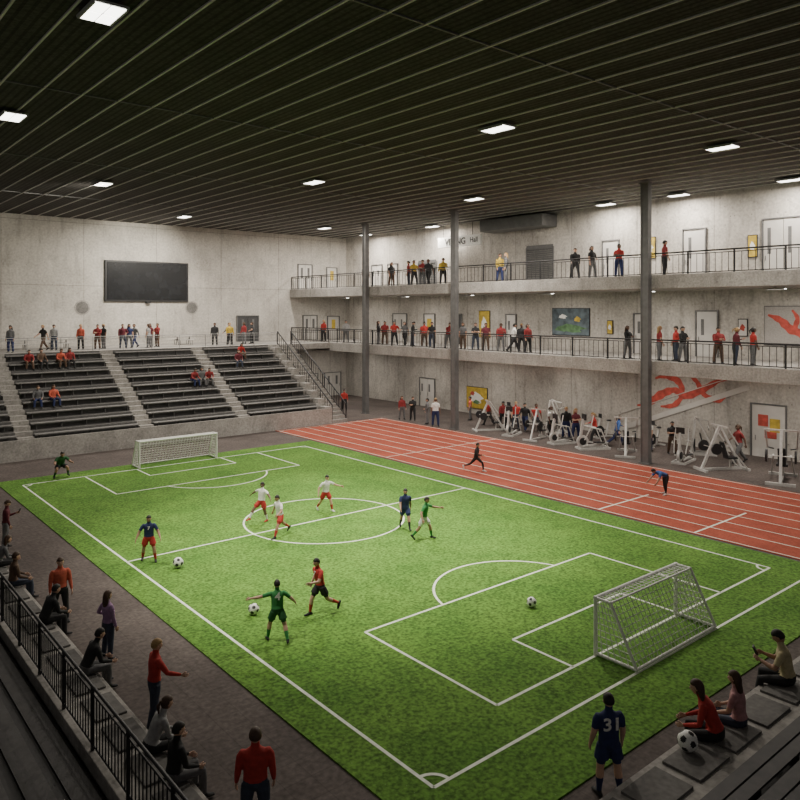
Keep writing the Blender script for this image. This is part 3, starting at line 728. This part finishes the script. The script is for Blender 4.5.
person(pl,18.5,27.3,G,220,'reach','white','red','shorts',shin='red',hc=0,sk=0,sc=.94,shoe='white')
person(pl,19.5,23.0,G,190,'walk','navy','navy','shorts',shin='black',hc=0,sk=1,sc=.95)
person(pl,19.2,21.5,G,250,'reach','green','white','shorts',shin='green',hc=0,sk=1,sc=.96)
person(pl,11.4,42.2,G,215,'crouch','dgreen','black','shorts',shin='dgreen',hc=0,sk=1,sc=1.15)
rn='runner'
person(rn,29.5,28.7,.03,240,'lunge','black','black','slim',fore='black',hc=0,sk=0,sc=.98,shoe='white')
person(rn,32.9,19.2,.03,110,'bend','blue','black','slim',hc=0,sk=1,sc=1.0,shoe='white')
sp='spectator'
person(sp,6.1,22.6,0,215,'stand','orange','black',fore='orange',hc=1,sc=1.05,vox=.014)
person(sp,6.4,19.4,0,325,'stand2','purple','jean',hair='long',hc=1,sc=1.0,fem=True,vox=.014,fore='purple')
person(sp,6.12,15.6,0,305,'point','red','jean',fore='red',hc=2,sk=0,sc=1.07,vox=.013,shoe='grey')
person(sp,6.15,11.2,0,10,'stand','red','jean',fore='red',hc=1,sc=1.06,vox=.013,wide=1.2)
person(sp,6.4,30.9,0,300,'phone','maroon','grey',fore='maroon',hc=1,sc=1.03,hold='one')
person(sp,11.74,8.0,0,8,'stand','navy','navy','shorts',hc=0,sc=1.06,vox=.012,num='31',shin='navy',wide=1.16)
def seat_side(q,pose,shirt,bot,hair,hc,fem=False,fore=None,da=0,p=5.42):
    person('seated_spectator',p,q,.02,-50.1+da,pose,shirt,bot,hair=hair,hc=hc,fore=fore or shirt,fem=fem,vox=.015,sc=1.06)
seat_side(27.4,'sit2','grey','black','long',1,True); seat_side(25.2,'sit','brown','jean','short',1); seat_side(21.6,'sit2','black','black','short',0,da=10)
seat_side(18.0,'sit2','black','grey','short',0); seat_side(14.0,'sit2','lgrey','black','tail',1,True); seat_side(12.9,'sit','black','grey','short',0)
person('seated_spectator',17.45,7.15,.0,60,'sitphone','beige','black',hc=0,sk=1,sc=1.24,vox=.014,hold='both')
person('seated_spectator',14.15,7.15,.0,62,'sit2','red','black',hair='long',hc=1,fore='red',fem=True,vox=.013,sc=1.2)
person('seated_spectator',15.0,7.1,.0,50,'sit','pink','jean',hair='long',hc=1,fem=True,vox=.014,sc=1.15)

tops=['red','red','dred','black','black','white','grey','maroon','yellow','navy','lgrey','orange']
bots=['black','jean','black','grey','brown','navy']
def rnd(name,p,q,z,a,pose=None,top=None,sc=1.05,bot=None,fem=None):
    fem=random.random()<.4 if fem is None else fem
    hair=random.choice(['long','tail']) if fem else 'short'
    t=top or random.choice(tops)
    person(name,p,q,z,a,pose or random.choice(['stand','stand2','fold','phone','walk','rail']),t,bot or random.choice(bots),hair=hair,hc=random.choice([0,0,1,1,2]),sk=random.choice([0,0,1,2]),fore=t if random.random()<.5 else None,fem=fem,sc=sc,vox=.024,wide=1.18)
for q,top,pose in ((59.9,'red','stand'),(51.1,'black','fold'),(49.2,'red','stand2'),(47.7,'grey','walk'),(46.8,'black','phone'),(45.3,'red','stand'),(42.4,'dred','rail'),(40.6,'grey','stand'),(39.3,'black','fold'),(38.3,'maroon','stand'),(35.6,'white','walk'),(34.9,'black','stand2'),(34.2,'dred','stand'),(26.1,'black','fold'),(24.0,'dred','stand'),(23.1,'red','stand2'),(20.4,'dred','fold'),(19.3,'maroon','phone'),(18.5,'red','stand'),(56,'lgrey','stand'),
   (50.2,'dred','stand'),(44.1,'black','stand'),(36.8,'dred','phone'),(22.4,'black','fold')):
    rnd(sp,40.2+random.uniform(0,.5),q,5.955,random.choice([180,150,210,90,270]),pose,top,1.18)
for q,top,pose in ((49.7,'black','stand'),(46.4,'yellow','stand2'),(45.5,'dred','fold'),(42.9,'yellow','phone'),(36.9,'yellow','stand'),(36.1,'grey','stand'),(30.2,'black','walk'),(28.7,'black','stand2'),(26.7,'red','fold'),(23.6,'dred','stand'),
   (47.4,'dred','stand'),(44.6,'black','walk'),(53,'grey','stand')):
    rnd(sp,40.2+random.uniform(0,.4),q,11.005,random.choice([180,150,210,90,270]),pose,top,1.22)
for p,top,pose in ((14.9,'black','walk'),(15.6,'lgrey','stand'),(17.5,'orange','stand'),(18.5,'dred','fold'),(19.15,'black','stand'),(20.4,'maroon','stand2'),(21.0,'navy','stand'),(21.7,'grey','walk'),(22.4,'lgrey','stand'),(23.6,'dred','fold'),(28.3,'black','stand'),(29.4,'yellow','stand'),(30.2,'black','walk'),(31.6,'dred','stand'),(32.4,'black','stand2'),(12.4,'grey','stand'),(23.0,'maroon','stand')):
    rnd(sp,p,58.6+random.uniform(-.6,1.2),5.96,random.choice([180,150,210,90]),pose,top,1.1)
def row(i): return QF+i*RUN+.62, ZF+i*RISE
for p,i,top in ((12.9,7,'dred'),(13.7,7,'brown'),(14.9,7,'orange'),(15.6,7,'dred'),(12.6,3,'grey'),(13.5,3,'orange'),(23.6,4,'dred'),(24.3,4,'grey'),(24.9,4,'dred'),(29.0,7,'red'),(28.4,6,'maroon'),(8.6,5,'grey')):
    y,z=row(i); person('seated_spectator',p,y,z+.015,219.9+random.uniform(-15,15),random.choice(['sit','sit2']),top,random.choice(bots),hair=random.choice(['short','long']),hc=random.choice([0,1]),sk=random.choice([0,1]),fore=top,vox=.024,sc=1.05,wide=1.2)
gg='gym_visitor'
for p,q,a,pose,top,sc in ((38.6,54.0,180,'stand','red',1.05),(38.9,46.3,200,'stand','dred',1.1),(39.3,45.4,160,'fold','black',1.1),(38.9,43.2,90,'stand2','grey',1.15),(38.6,41.9,180,'stand','white',1.25),
  (43,42.5,90,'stand','orange',1.1),(42.2,39.7,90,'walk','red',1.15),(42.2,36.9,180,'stand','red',1.2),(42.2,36.0,150,'walk','black',1.2),(42.0,33.4,220,'stand2','white',1.2),(42.0,32.1,180,'stand','black',1.25),(41.9,31.2,200,'fold','maroon',1.25),(42.2,38.2,180,'phone','dred',1.15),(42.4,35.1,180,'stand','red',1.2),
  (42.0,29.7,90,'reach','red',1.2),(42.3,28.2,270,'stride','blue',1.2),(42.4,25.9,120,'stand','white',1.15),(43.0,20.4,100,'walk','dred',1.3),(42.6,24.4,180,'fold','black',1.15)):
    rnd(gg,p,q,0,a,pose,top,sc)

# ------------------------------------------------------------------ camera
cd=D.cameras.new('camera'); cam=D.objects.new('camera',cd); link(cam)
cd.sensor_width=36; cd.lens=736/800*36; cd.shift_y=-90/800; cd.clip_end=300
cam.location=(0,0,9); cam.rotation_euler=(math.pi/2,0,math.radians(-39.89)); SC.camera=cam
